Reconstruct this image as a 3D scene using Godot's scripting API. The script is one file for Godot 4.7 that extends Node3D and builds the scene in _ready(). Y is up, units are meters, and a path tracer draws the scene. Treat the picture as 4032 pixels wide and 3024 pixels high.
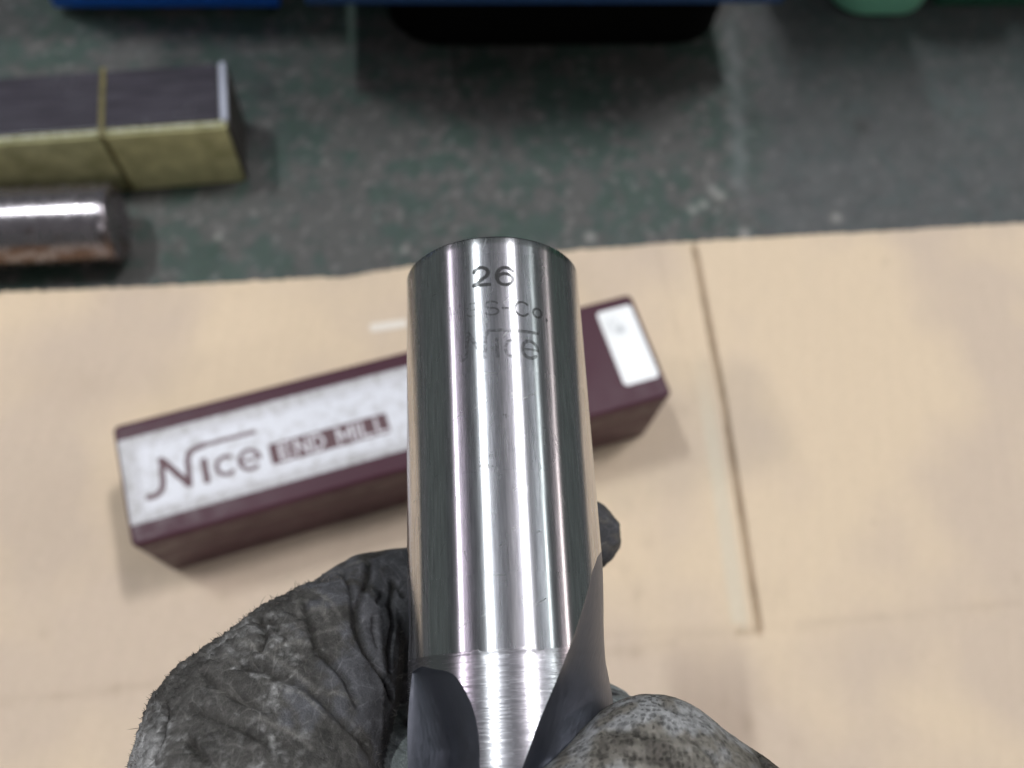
extends Node3D

# World in metres, y up; the cardboard's top is y = 0, the bench top is 4 mm lower.
const MM := 0.001
var cam_at := Vector3(0, 0.308, 0)
var cam_basis := Basis(Vector3(0.997290668, 0.0735616979, 0.0), Vector3(-0.0279606354, 0.379067933, -0.924946325), Vector3(-0.0680406222, 0.922440339, 0.380097744))
var rng := RandomNumberGenerator.new()
var used := {}


# ---------------------------------------------------------------- helpers
func numbered(called: String) -> String:
	var n: int = used.get(called, 0)
	used[called] = n + 1
	return called if n == 0 else "%s_%03d" % [called, n]


func thing(called: String, label: String, category: String, at := Vector3.ZERO, turn := 0.0, group := "") -> Node3D:
	var o := Node3D.new()
	o.name = numbered(called)
	add_child(o)
	o.position = at
	o.rotation.y = turn
	o.set_meta("label", label)
	o.set_meta("category", category)
	if group:
		o.set_meta("group", group)
	return o


func obj(called: String, mesh: Mesh, m: Material, parent: Node = null, at := Vector3.ZERO) -> MeshInstance3D:
	var o := MeshInstance3D.new()
	o.name = called
	o.mesh = mesh
	o.material_override = m
	o.position = at
	(parent if parent else self).add_child(o, true)
	return o


func grid_mesh(pos: PackedVector3Array, w: int, h: int, cols := PackedColorArray(), uvs := PackedVector2Array(), flip := false) -> ArrayMesh:
	var idx := PackedInt32Array()
	idx.resize((w - 1) * (h - 1) * 6)
	var k := 0
	for j in h - 1:
		for i in w - 1:
			var a := j * w + i
			var b := a + 1
			var c := a + w
			var d := c + 1
			if flip:
				idx[k] = a; idx[k + 1] = c; idx[k + 2] = b; idx[k + 3] = b; idx[k + 4] = c; idx[k + 5] = d
			else:
				idx[k] = a; idx[k + 1] = b; idx[k + 2] = c; idx[k + 3] = b; idx[k + 4] = d; idx[k + 5] = c
			k += 6
	return indexed(pos, idx, cols, uvs)


func indexed(pos: PackedVector3Array, idx: PackedInt32Array, cols := PackedColorArray(), uvs := PackedVector2Array()) -> ArrayMesh:
	var arr := []
	arr.resize(Mesh.ARRAY_MAX)
	arr[Mesh.ARRAY_VERTEX] = pos
	arr[Mesh.ARRAY_INDEX] = idx
	arr[Mesh.ARRAY_NORMAL] = normals_of(pos, idx)
	if cols.size():
		arr[Mesh.ARRAY_COLOR] = cols
	if uvs.size():
		arr[Mesh.ARRAY_TEX_UV] = uvs
	var m := ArrayMesh.new()
	m.add_surface_from_arrays(Mesh.PRIMITIVE_TRIANGLES, arr)
	return m


func normals_of(pos: PackedVector3Array, idx: PackedInt32Array) -> PackedVector3Array:
	var n := PackedVector3Array()
	n.resize(pos.size())
	for t in range(0, idx.size(), 3):
		var a := idx[t]
		var b := idx[t + 1]
		var c := idx[t + 2]
		var f := (pos[c] - pos[a]).cross(pos[b] - pos[a]) * 1e6   # clockwise fronts
		n[a] += f
		n[b] += f
		n[c] += f
	for i in n.size():
		n[i] = n[i].normalized() if n[i].length_squared() > 0.0 else Vector3.UP
	return n


func rounded_outline(w: float, d: float, r: float, steps: int) -> PackedVector2Array:
	var p := PackedVector2Array()
	var cs := [Vector2(w / 2 - r, d / 2 - r), Vector2(-w / 2 + r, d / 2 - r), Vector2(-w / 2 + r, -d / 2 + r), Vector2(w / 2 - r, -d / 2 + r)]
	for q in 4:
		for s in steps + 1:
			var a := PI / 2 * (q + float(s) / steps)
			p.append(cs[q] + Vector2(cos(a), sin(a)) * r)
	return p


# a solid of the rounded outline (mm) from y0 to y1 with bevelled rims; tb/bb: top and bottom bevel
func prism(w: float, d: float, y0: float, y1: float, r: float, tb: float, bb := 0.0, taper := 0.0) -> ArrayMesh:
	var st := SurfaceTool.new()
	st.begin(Mesh.PRIMITIVE_TRIANGLES)
	var rings := []
	var bands := []
	if bb > 0.0:
		for s in 4:
			var a := PI / 2 * s / 3.0
			bands.append([y0 + bb * (1.0 - sin(a)), bb * (1.0 - cos(a))])
		bands.reverse()
	else:
		bands.append([y0, 0.0])
	if tb > 0.0:
		for s in 5:
			var a := PI / 2 * s / 4.0
			bands.append([y1 - tb * (1.0 - sin(a)), tb * (1.0 - cos(a))])
	else:
		bands.append([y1, 0.0])
	for b in bands:
		var inset: float = b[1] + taper * (1.0 - (b[0] - y0) / (y1 - y0))
		rings.append([rounded_outline(w - 2 * inset, d - 2 * inset, maxf(r - inset, 0.05), 5), b[0]])
	for k in rings.size() - 1:
		var lo: PackedVector2Array = rings[k][0]
		var hi: PackedVector2Array = rings[k + 1][0]
		for i in lo.size():
			var j := (i + 1) % lo.size()
			var a := Vector3(lo[i].x, rings[k][1], lo[i].y) * MM
			var b := Vector3(lo[j].x, rings[k][1], lo[j].y) * MM
			var c := Vector3(hi[j].x, rings[k + 1][1], hi[j].y) * MM
			var e := Vector3(hi[i].x, rings[k + 1][1], hi[i].y) * MM
			for v in [a, b, c, a, c, e]:
				st.set_smooth_group(0)
				st.add_vertex(v)
	for end in [0, rings.size() - 1]:
		var o: PackedVector2Array = rings[end][0]
		for i in o.size():
			var j := (i + 1) % o.size()
			var y: float = rings[end][1]
			var tri := [Vector3(0, y, 0) * MM, Vector3(o[i].x, y, o[i].y) * MM, Vector3(o[j].x, y, o[j].y) * MM]
			if end == 0:
				tri = [tri[0], tri[2], tri[1]]
			for v in tri:
				st.set_smooth_group(-1 if end == 0 else 1)
				st.add_vertex(v)
	st.generate_normals()
	return st.commit()


func noise(freq: float, seed_: int, kind := FastNoiseLite.TYPE_SIMPLEX_SMOOTH, octaves := 4) -> FastNoiseLite:
	var n := FastNoiseLite.new()
	n.noise_type = kind
	n.seed = seed_
	n.frequency = freq
	n.fractal_octaves = octaves
	if octaves == 1:
		n.fractal_type = FastNoiseLite.FRACTAL_NONE
	return n


func noise_tex(n: FastNoiseLite, size: int, lo: Color, hi: Color, seamless := true) -> NoiseTexture2D:
	var t := NoiseTexture2D.new()
	t.width = size
	t.height = size
	t.seamless = seamless
	t.noise = n
	var g := Gradient.new()
	g.set_color(0, lo)
	g.set_color(1, hi)
	t.color_ramp = g
	return t


func lin(r: float, g: float, b: float) -> Color:
	return Color(r, g, b).linear_to_srgb()


func plain(c: Color, rough: float, metal := 0.0) -> StandardMaterial3D:
	var m := StandardMaterial3D.new()
	m.albedo_color = c.linear_to_srgb()
	m.roughness = rough
	m.metallic = metal
	return m


func seg_dist(p: Vector2, a: Vector2, b: Vector2) -> float:
	var ab := b - a
	var t := clampf((p - a).dot(ab) / maxf(ab.length_squared(), 1e-9), 0.0, 1.0)
	return p.distance_to(a + ab * t)


# strokes of a pen on an image: coordinates in image pixels
func pen(im: Image, pts: Array, wide: float, c: Color) -> void:
	for k in maxi(pts.size() - 1, 1):
		var a: Vector2 = pts[k]
		var b: Vector2 = pts[mini(k + 1, pts.size() - 1)]
		var x0 := maxi(int(minf(a.x, b.x) - wide), 0)
		var x1 := mini(int(maxf(a.x, b.x) + wide) + 1, im.get_width() - 1)
		var y0 := maxi(int(minf(a.y, b.y) - wide), 0)
		var y1 := mini(int(maxf(a.y, b.y) + wide) + 1, im.get_height() - 1)
		for y in range(y0, y1 + 1):
			for x in range(x0, x1 + 1):
				var cover := clampf(wide / 2 - seg_dist(Vector2(x + 0.5, y + 0.5), a, b) + 0.5, 0.0, 1.0)
				if cover > 0.0:
					var was := im.get_pixel(x, y)
					var out := was.lerp(Color(c.r, c.g, c.b, was.a), cover)
					out.a = maxf(was.a, cover * c.a)
					im.set_pixel(x, y, out)


func arc(cx: float, cy: float, rx: float, ry: float, from: float, to: float, n := 14) -> Array:
	var p := []
	for i in n + 1:
		var a := deg_to_rad(lerpf(from, to, float(i) / n))
		p.append(Vector2(cx + rx * cos(a), cy - ry * sin(a)))
	return p


func lookup(xs: Array, ys: Array, x: float) -> float:
	if x <= xs[0]:
		return ys[0]
	for i in xs.size() - 1:
		if x <= xs[i + 1]:
			return lerpf(ys[i], ys[i + 1], (x - xs[i]) / (xs[i + 1] - xs[i]))
	return ys[-1]


# ---------------------------------------------------------------- scene
func _ready() -> void:
	rng.seed = 7
	camera_and_light()
	bench()
	cardboard()
	cutter_box()
	left_things()
	trays()
	end_mill()
	glove()


func camera_and_light() -> void:
	var cam := Camera3D.new()
	cam.name = "camera"
	cam.keep_aspect = Camera3D.KEEP_HEIGHT
	cam.transform = Transform3D(cam_basis, cam_at)
	cam.near = 0.01
	cam.far = 60.0
	var at := CameraAttributesPhysical.new()
	at.frustum_focal_length = 26.667      # on a 24 mm high frame: 48.5 degrees
	at.frustum_near = 0.01
	at.frustum_far = 60.0
	at.frustum_focus_distance = 0.104
	at.exposure_aperture = 16.0
	cam.attributes = at
	cam.fov = 48.455
	add_child(cam)

	var env := Environment.new()
	env.background_mode = Environment.BG_COLOR
	env.background_color = lin(0.112, 0.128, 0.122)
	env.tonemap_mode = Environment.TONE_MAPPER_LINEAR
	env.tonemap_exposure = 0.93
	env.sdfgi_enabled = true
	env.ssao_enabled = true
	env.ssil_enabled = true
	var we := WorldEnvironment.new()
	we.name = "surroundings"
	we.environment = env
	add_child(we)

	# rows of workshop tubes overhead, running away from the viewer
	var rows := [
		[-6.6, 4.6, -1.0, 14.0, lin(1.0, 0.90, 1.0), "far left", 0.24],
		[-1.9, 4.6, -1.0, 10.5, lin(0.93, 1.0, 1.0), "left", 0.11],
		[1.55, 4.6, -1.15, 13.0, lin(0.98, 0.98, 1.0), "right", 0.24],
		[4.3, 4.6, -1.0, 2.2, lin(0.9, 1.0, 0.97), "far right", 0.10],
		[9.6, 4.6, -1.0, 14.0, lin(1.0, 0.88, 0.85), "farthest right", 0.30],
		[0.8, 4.6, 4.2, 4.0, lin(1.0, 0.97, 0.95), "nearest", 0.24],
	]
	var glow := StandardMaterial3D.new()
	glow.albedo_color = Color(0.9, 0.9, 0.9)
	glow.emission_enabled = true
	glow.emission = Color(1, 1, 1)
	glow.emission_energy_multiplier = 3.0
	var white := plain(Color(0.7, 0.7, 0.7), 0.5)
	var long := 0.7
	for r in rows:
		var t := thing("ceiling_lamp", "%s white fluorescent strip lamp hanging above the bench" % r[5], "lamp", Vector3(r[0], r[1], r[2]), 0.0, "strip lamps above the bench")
		var hb := BoxMesh.new()
		hb.size = Vector3(r[6] + 0.02, 0.06, long + 0.06)
		obj("housing", hb, white, t, Vector3(0, 0.085, 0))
		for side in [-r[6] * 0.28, r[6] * 0.28]:
			var tb := CylinderMesh.new()
			tb.top_radius = 0.018
			tb.bottom_radius = 0.018
			tb.height = long
			tb.radial_segments = 16
			var tube := obj("tube", tb, glow, t, Vector3(side, 0.03, 0))
			tube.rotation.x = PI / 2
			var cord := CylinderMesh.new()
			cord.top_radius = 0.006
			cord.bottom_radius = 0.006
			cord.height = 0.885
			obj("hanging_rod", cord, white, t, Vector3(0, 0.5575, signf(side) * 0.25))
		for up in [false, true]:
			var l := AreaLight3D.new()
			l.name = "tube_light"
			l.area_size = Vector2(r[6], long)
			l.light_energy = (5.5 if absf(r[0]) > 5.0 else 4.6) if up else r[3]
			l.light_color = r[4]
			l.shadow_enabled = true
			l.area_normalize_energy = true
			l.area_range = 14.0
			l.position = Vector3(r[0], r[1] + (0.13 if up else 0.0), r[2])
			l.rotation.x = PI / 2 if up else -PI / 2
			add_child(l, true)
	var cb := BoxMesh.new()
	cb.size = Vector3(38.0, 0.2, 13.0)
	var ceiling := obj("ceiling", cb, plain(Color(0.62, 0.59, 0.64), 0.9), null, Vector3(1.0, 5.7, 0.5))
	ceiling.set_meta("kind", "structure")


func axis_steps(lo: float, hi: float, fine_lo: float, fine_hi: float, fine: float) -> PackedFloat32Array:
	var p := PackedFloat32Array()
	var x := fine_lo
	while x < fine_hi - fine * 0.5:
		p.append(x)
		x += fine
	p.append(fine_hi)
	var step := fine
	x = fine_hi
	while x < hi:
		step *= 1.35
		x = minf(x + step, hi)
		p.append(x)
	step = fine
	x = fine_lo
	while x > lo:
		step *= 1.35
		x = maxf(x - step, lo)
		p.insert(0, x)
	return p


func bench() -> void:
	var xs := axis_steps(-900, 900, -225, 305, 1.3)
	var zs := axis_steps(-900, 500, -370, -150, 1.3)
	var w := xs.size()
	var h := zs.size()
	var pos := PackedVector3Array()
	var col := PackedColorArray()
	pos.resize(w * h)
	col.resize(w * h)
	var n1 := noise(0.07, 11, FastNoiseLite.TYPE_SIMPLEX_SMOOTH, 4)
	var n2 := noise(0.018, 12, FastNoiseLite.TYPE_SIMPLEX_SMOOTH, 4)
	var n3 := noise(0.16, 13, FastNoiseLite.TYPE_SIMPLEX_SMOOTH, 3)
	var n4 := noise(0.24, 14, FastNoiseLite.TYPE_SIMPLEX_SMOOTH, 2)
	var green := Color(0.030, 0.052, 0.043)
	var bare := Color(0.062, 0.060, 0.057)
	var grey := Color(0.056, 0.059, 0.062)
	var pale := Color(0.19, 0.185, 0.175)
	var dark := Color(0.022, 0.022, 0.022)
	for j in h:
		for i in w:
			var x := xs[i]
			var z := zs[j]
			var a := n1.get_noise_2d(x, z)
			var b := n2.get_noise_2d(x, z)
			var worn := smoothstep(-0.34, 0.34, a + b * 0.9 + 0.35 * n3.get_noise_2d(x + 90, z * 1.2) + 0.05)
			var c := green.lerp(bare, worn)
			var edge := 126.0 + 4.0 * n2.get_noise_2d(z * 3.0, 40.0) - (z + 260.0) * 0.06
			var right := smoothstep(edge - 10.0, edge + 25.0, x + 12.0 * b)
			c = c.lerp(grey, right * 0.65)
			c = c.lerp(pale, smoothstep(0.30, 0.62, n3.get_noise_2d(x, z) + 0.25 * a) * (0.48 - 0.25 * right))
			c = c.lerp(dark, smoothstep(0.34, 0.7, n4.get_noise_2d(x + 300, z) - 0.3 * a) * 0.55)
			# long pale rub mark across the bench
			var mark := exp(-pow((x - edge - 2.0) / 3.6, 2.0)) * smoothstep(-345.0, -318.0, z) * (1.0 - smoothstep(-235.0, -212.0, z))
			c = c.lerp(Color(0.13, 0.145, 0.145), mark * (0.55 + 0.25 * a))
			for d in [[188.0, -264.0, 3.6, 0.9], [231.0, -274.0, 2.4, 0.5], [-88.0, -268.0, 5.0, 0.75]]:
				c = c.lerp(dark, d[3] * exp(-(pow((x - d[0]) / d[2], 2.0) + pow((z - d[1]) / d[2], 2.0))))
			for d in [[116.0, -222.0, 2.2], [-99.0, -191.0, 1.6], [113.0, -225.0, 2.0], [108.0, -217.0, 2.0], [103.0, -214.0, 2.0], [57.0, -198.0, 2.0], [168.0, -213.0, 2.2], [125.0, -203.0, 2.4], [-22.0, -188.0, 1.6]]:
				c = c.lerp(Color(0.3, 0.29, 0.27), 0.7 * exp(-(pow((x - d[0]) / d[2], 2.0) + pow((z - d[1]) / d[2], 2.0))))
			pos[j * w + i] = Vector3(x, -4.0 + 0.10 * a, z) * MM
			col[j * w + i] = c
	var m := plain(Color.WHITE, 0.55)
	m.vertex_color_use_as_albedo = true
	m.roughness_texture = noise_tex(noise(0.02, 15), 256, Color(0.55, 0.55, 0.55), Color(1, 1, 1))
	m.roughness = 0.75
	m.uv1_triplanar = true
	m.uv1_scale = Vector3.ONE * 12.0
	var o := obj("bench_top", grid_mesh(pos, w, h, col), m)
	o.set_meta("kind", "structure")
	o.set_meta("label", "worn dark green painted bench top with grey rubbed patches")


func card_edge(x: float) -> float:
	return lookup([-420.0, -177.4, -120.2, -60.9, -42.5, -34.0, -20.3, 50.9, 101.0, 163.1, 252.4, 480.0], [-137.0, -159.4, -164.6, -170.6, -172.0, -174.6, -177.7, -188.8, -195.1, -202.0, -211.7, -236.0], x)


func cardboard() -> void:
	var xs := PackedFloat32Array()
	for x in axis_steps(-400, 460, -185, 262, 1.25):
		if x > 96.0 and x < 117.0:
			continue
		xs.append(x)
		if x <= 96.0 and x > 94.8:
			var f := 96.2
			while f < 117.0:
				xs.append(f)
				f += 0.45
	var h := 190
	var w := xs.size()
	var pos := PackedVector3Array()
	var col := PackedColorArray()
	var uvs := PackedVector2Array()
	var n1 := noise(0.012, 21, FastNoiseLite.TYPE_SIMPLEX_SMOOTH, 3)
	var n2 := noise(0.05, 22, FastNoiseLite.TYPE_SIMPLEX_SMOOTH, 4)
	var n3 := noise(0.3, 23, FastNoiseLite.TYPE_SIMPLEX_SMOOTH, 2)
	var base := Color(0.665, 0.532, 0.383)
	var pink := Color(0.565, 0.455, 0.355)
	var brown := Color(0.30, 0.22, 0.15)
	var specks: Array[Vector4] = []
	for i in 70:
		specks.append(Vector4(rng.randf_range(-180, 260), rng.randf_range(-200, 10), rng.randf_range(0.6, 1.7), rng.randf_range(0.05, 0.28)))
	var groove := [Vector2(100.6, -192.0), Vector2(101.3, -186.5), Vector2(106.4, -125.4), Vector2(109.1, -78.5), Vector2(111.3, -34.7)]
	for j in h + 2:
		for i in w:
			var x := xs[i]
			var top := card_edge(x) + 0.55 * n3.get_noise_2d(x * 2.0, 5.0) + 0.6 * n2.get_noise_2d(x * 3.0, 9.0)
			var t := float(maxi(j - 2, 0)) / (h - 1)
			var z := lerpf(top, 190.0, t * 0.55 + 0.45 * t * t * t)
			var y := 0.5 * n1.get_noise_2d(x, z) + 0.01 * sin((x + 0.12 * z) * TAU / 7.4) + 0.05 * n3.get_noise_2d(x, z)
			var c := base.lerp(pink, clampf(0.45 + 1.8 * n1.get_noise_2d(x * 0.7 + 500, z * 0.7) + 0.12 * n2.get_noise_2d(x, z + 300), 0.0, 1.0))
			c = c * (1.0 + 0.025 * n2.get_noise_2d(x * 4.0, z) + 0.015 * n3.get_noise_2d(x * 0.5, z) + 0.005 * sin((x + 0.12 * z) * TAU / 7.4))
			for s in specks:
				var q := (x - s.x) * (x - s.x) + (z - s.y) * (z - s.y)
				if q < 9.0 * s.z * s.z:
					c = c.lerp(brown, s.w * exp(-q / (s.z * s.z)))
			var p := Vector2(x, z)
			# the cut slot with its pressed strip
			var dist := 99.0
			var side := 0.0
			for k in groove.size() - 1:
				var d := seg_dist(p, groove[k], groove[k + 1])
				if d < dist:
					dist = d
					side = (p - groove[k]).cross(groove[k + 1] - groove[k])
			var slot := 1.0 - smoothstep(0.85, 1.5, dist)
			var across := seg_dist(p, Vector2(103.2, -34.2), Vector2(111.3, -34.7))
			slot = maxf(slot, 0.6 * (1.0 - smoothstep(0.5, 1.2, across)))
			y -= 2.4 * slot
			c = c.lerp(brown, 0.88 * slot * (0.75 + 0.5 * n2.get_noise_2d(x, z)))
			if z < -36.0 and z > -185.0 and side < 0.0:
				var strip := smoothstep(3.0, 5.0, dist) * (1.0 - smoothstep(8.5, 11.0, dist))
				y -= 0.25 * strip
				c = c.lerp(Color(0.60, 0.55, 0.44), 0.55 * strip * smoothstep(-150.0, -100.0, z))
			# creases
			for cr in [[Vector2(-200, -3.5), Vector2(-108.6, -13.7), 0.55], [Vector2(-108.6, -13.7), Vector2(-15.0, -29.1), 0.4], [Vector2(-15.0, -29.1), Vector2(111.3, -34.7), 0.3], [Vector2(111.3, -34.7), Vector2(230, -47.0), 0.4], [Vector2(36.0, -22.5), Vector2(80.0, -30.0), 0.3], [Vector2(84.0, -193.0), Vector2(96.0, -120.0), 0.25]]:
				var d := seg_dist(p, cr[0], cr[1])
				var f: float = cr[2] * exp(-d * d / 1.6)
				y -= 0.5 * f
				c = c.lerp(brown, 0.62 * f * (0.7 + 0.8 * n2.get_noise_2d(x, z)))
			# stains and rubbed spots: x, z, radius x, radius z, strength
			for s in [[58.0, -61.0, 2.0, 3.5, 0.35], [63.8, -55.4, 2.2, 3.0, 0.22], [68.0, -48.0, 2.0, 4.0, 0.16], [73.0, -66.0, 2.6, 2.6, 0.22], [66.0, -27.0, 2.6, 2.2, 0.30], [60.0, -27.5, 1.8, 1.4, 0.25], [104.0, -4.0, 2.6, 3.4, 0.30], [118.0, -47.0, 7.0, 6.0, 0.12], [110.0, -15.0, 6.0, 7.0, 0.14], [96.0, -10.0, 2.5, 2.5, 0.1], [-86.0, -162.0, 5.0, 2.6, 0.12], [120.0, 3.0, 3.0, 3.0, 0.14], [90.0, -118.0, 3.0, 3.0, 0.16], [-140.0, -120.0, 22.0, 9.0, 0.12], [-150.0, -60.0, 14.0, 24.0, 0.1]]:
				var q := pow((x - s[0]) / s[2], 2.0) + pow((z - s[1]) / s[3], 2.0)
				if q < 6.0:
					c = c.lerp(brown, s[4] * exp(-q) * (0.8 + 0.7 * n2.get_noise_2d(x * 2.0, z * 2.0)))
			var rim := exp(-pow((z - top) / 1.6, 2.0))
			c = c.lerp(Color(0.50, 0.40, 0.27), 0.45 * rim * (0.6 + n2.get_noise_2d(x * 2, 70)))
			if j < 2:
				y = -4.0 if j == 0 else -0.3
				z = top - (0.0 if j == 0 else 0.06)
				c = Color(0.34, 0.26, 0.17)
			c.a = 1.0
			pos.append(Vector3(x, y, z) * MM)
			col.append(c)
			uvs.append(Vector2(x, z) * 0.02)
	var m := plain(Color.WHITE, 0.85)
	m.vertex_color_use_as_albedo = true
	m.albedo_texture = noise_tex(noise(0.03, 24, FastNoiseLite.TYPE_SIMPLEX_SMOOTH, 5), 512, Color(0.97, 0.965, 0.96), Color(1, 1, 1))
	var t := thing("cardboard_sheet", "flat tan cardboard sheet with a slot and creases covering the bench", "cardboard", Vector3.ZERO)
	obj("sheet", grid_mesh(pos, w, h + 2, col, uvs), m, t)
	# pressed-on scrap of clear tape behind the shank
	var tape := plain(Color(0.72, 0.66, 0.58), 0.5)
	var sc := obj("tape_scrap", prism(15.0, 3.6, 0.0, 0.12, 1.2, 0.05), tape, null, Vector3(-26.5, 0.30, -150.4) * MM)
	sc.rotation.y = deg_to_rad(11.0)
	sc.set_meta("label", "short whitish scrap of tape stuck on the cardboard left of the shank")
	sc.set_meta("category", "tape")


# ---------------------------------------------------------------- the maroon cutter box
func label_image() -> Image:
	var k := 9.2
	var im := Image.create(1024, 256, false, Image.FORMAT_RGBA8)
	var g1 := noise(0.02, 31, FastNoiseLite.TYPE_SIMPLEX_SMOOTH, 4)
	var g2 := noise(0.09, 32, FastNoiseLite.TYPE_SIMPLEX_SMOOTH, 3)
	for y in 256:
		for x in 1024:
			var edge := maxf(smoothstep(90.0, 20.0, x), maxf(smoothstep(45.0, 8.0, y), smoothstep(205.0, 250.0, y)))
			var dirt := clampf(0.11 + 0.42 * maxf(g1.get_noise_2d(x, y), 0.0) + edge * (0.20 + 0.5 * maxf(g2.get_noise_2d(x, y) + 0.15, 0.0)) + 0.6 * maxf(g2.get_noise_2d(x * 0.9 + 400, y) - 0.30, 0.0), 0.0, 0.8)
			im.set_pixel(x, y, Color(0.88, 0.885, 0.915).lerp(Color(0.50, 0.48, 0.46), dirt))
	var ink := Color(0.33, 0.21, 0.235)
	var at := func(u: float, v: float) -> Vector2: return Vector2((u + 90.0) * k, (v + 14.0) * k)
	# thin frame line
	var faint := Color(0.70, 0.69, 0.71)
	pen(im, [at.call(-84.0, -10.2), at.call(-84.4, 12.2)], 3.0, faint)
	pen(im, [at.call(-84.0, -10.2), at.call(20.0, -9.0)], 3.0, faint)
	pen(im, [at.call(-84.4, 12.2), at.call(20.0, 11.4)], 3.0, faint)
	# N with its hook and the bar that runs over the word
	pen(im, [at.call(-82.0, 6.6), at.call(-80.2, 6.7), at.call(-78.6, 6.1), at.call(-77.4, 4.4), at.call(-77.0, 2.0), at.call(-76.8, -0.7), at.call(-76.4, -4.0)], 16.0, ink)
	pen(im, [at.call(-76.6, -4.2), at.call(-75.4, -2.8), at.call(-69.6, 5.8)], 19.0, ink)
	pen(im, [at.call(-69.4, 5.9), at.call(-69.0, 1.5), at.call(-68.7, -2.2), at.call(-67.8, -4.2), at.call(-66.0, -5.0), at.call(-63.0, -5.4)], 16.0, ink)
	pen(im, [at.call(-64.0, -5.4), at.call(-47.2, -5.3)], 11.0, ink)
	pen(im, [at.call(-64.0, -0.3), at.call(-64.1, 6.3)], 18.0, ink)
	var c0: Vector2 = at.call(-57.6, 3.1)
	pen(im, arc(c0.x, c0.y, 27.0, 27.0, 55, 305), 11.5, ink)
	var e0: Vector2 = at.call(-50.3, 3.3)
	pen(im, arc(e0.x, e0.y, 29.0, 29.0, 0, 308), 11.5, ink)
	pen(im, [e0 + Vector2(-24, 0), e0 + Vector2(29, 0)], 9.0, ink)
	# block with the reversed words
	for i in 62:
		pen(im, [at.call(-43.6, 0.35 + i * 0.106), at.call(-5.5, 0.15 + i * 0.106)], 4.0, ink)
	var pale := Color(0.80, 0.79, 0.81)
	var u0 := -40.6
	var letters := {
		"E": [[[0, 0], [0, 1]], [[0, 0], [1, 0]], [[0, 0.5], [0.9, 0.5]], [[0, 1], [1, 1]]],
		"N": [[[0, 1], [0, 0]], [[0, 0], [1, 1]], [[1, 1], [1, 0]]],
		"D": [[[0, 0], [0, 1]], [[0, 0], [0.6, 0]], [[0.6, 0], [1, 0.35]], [[1, 0.35], [1, 0.65]], [[1, 0.65], [0.6, 1]], [[0.6, 1], [0, 1]]],
		"M": [[[0, 1], [0, 0]], [[0, 0], [0.5, 0.75]], [[0.5, 0.75], [1, 0]], [[1, 0], [1, 1]]],
		"I": [[[0, 0], [0, 1]]],
		"L": [[[0, 0], [0, 1]], [[0, 1], [1, 1]]],
	}
	for ch in [["E", 3.4], ["N", 3.6], ["D", 3.4], [" ", 1.3], ["M", 4.4], ["I", 0.0], ["L", 3.1], ["L", 3.1]]:
		if letters.has(ch[0]):
			for s in letters[ch[0]]:
				pen(im, [at.call(u0 + s[0][0] * ch[1], 1.15 + 4.7 * s[0][1]), at.call(u0 + s[1][0] * ch[1], 1.15 + 4.7 * s[1][1])], 8.5, pale)
		u0 += ch[1] + 1.75
	return im


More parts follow.
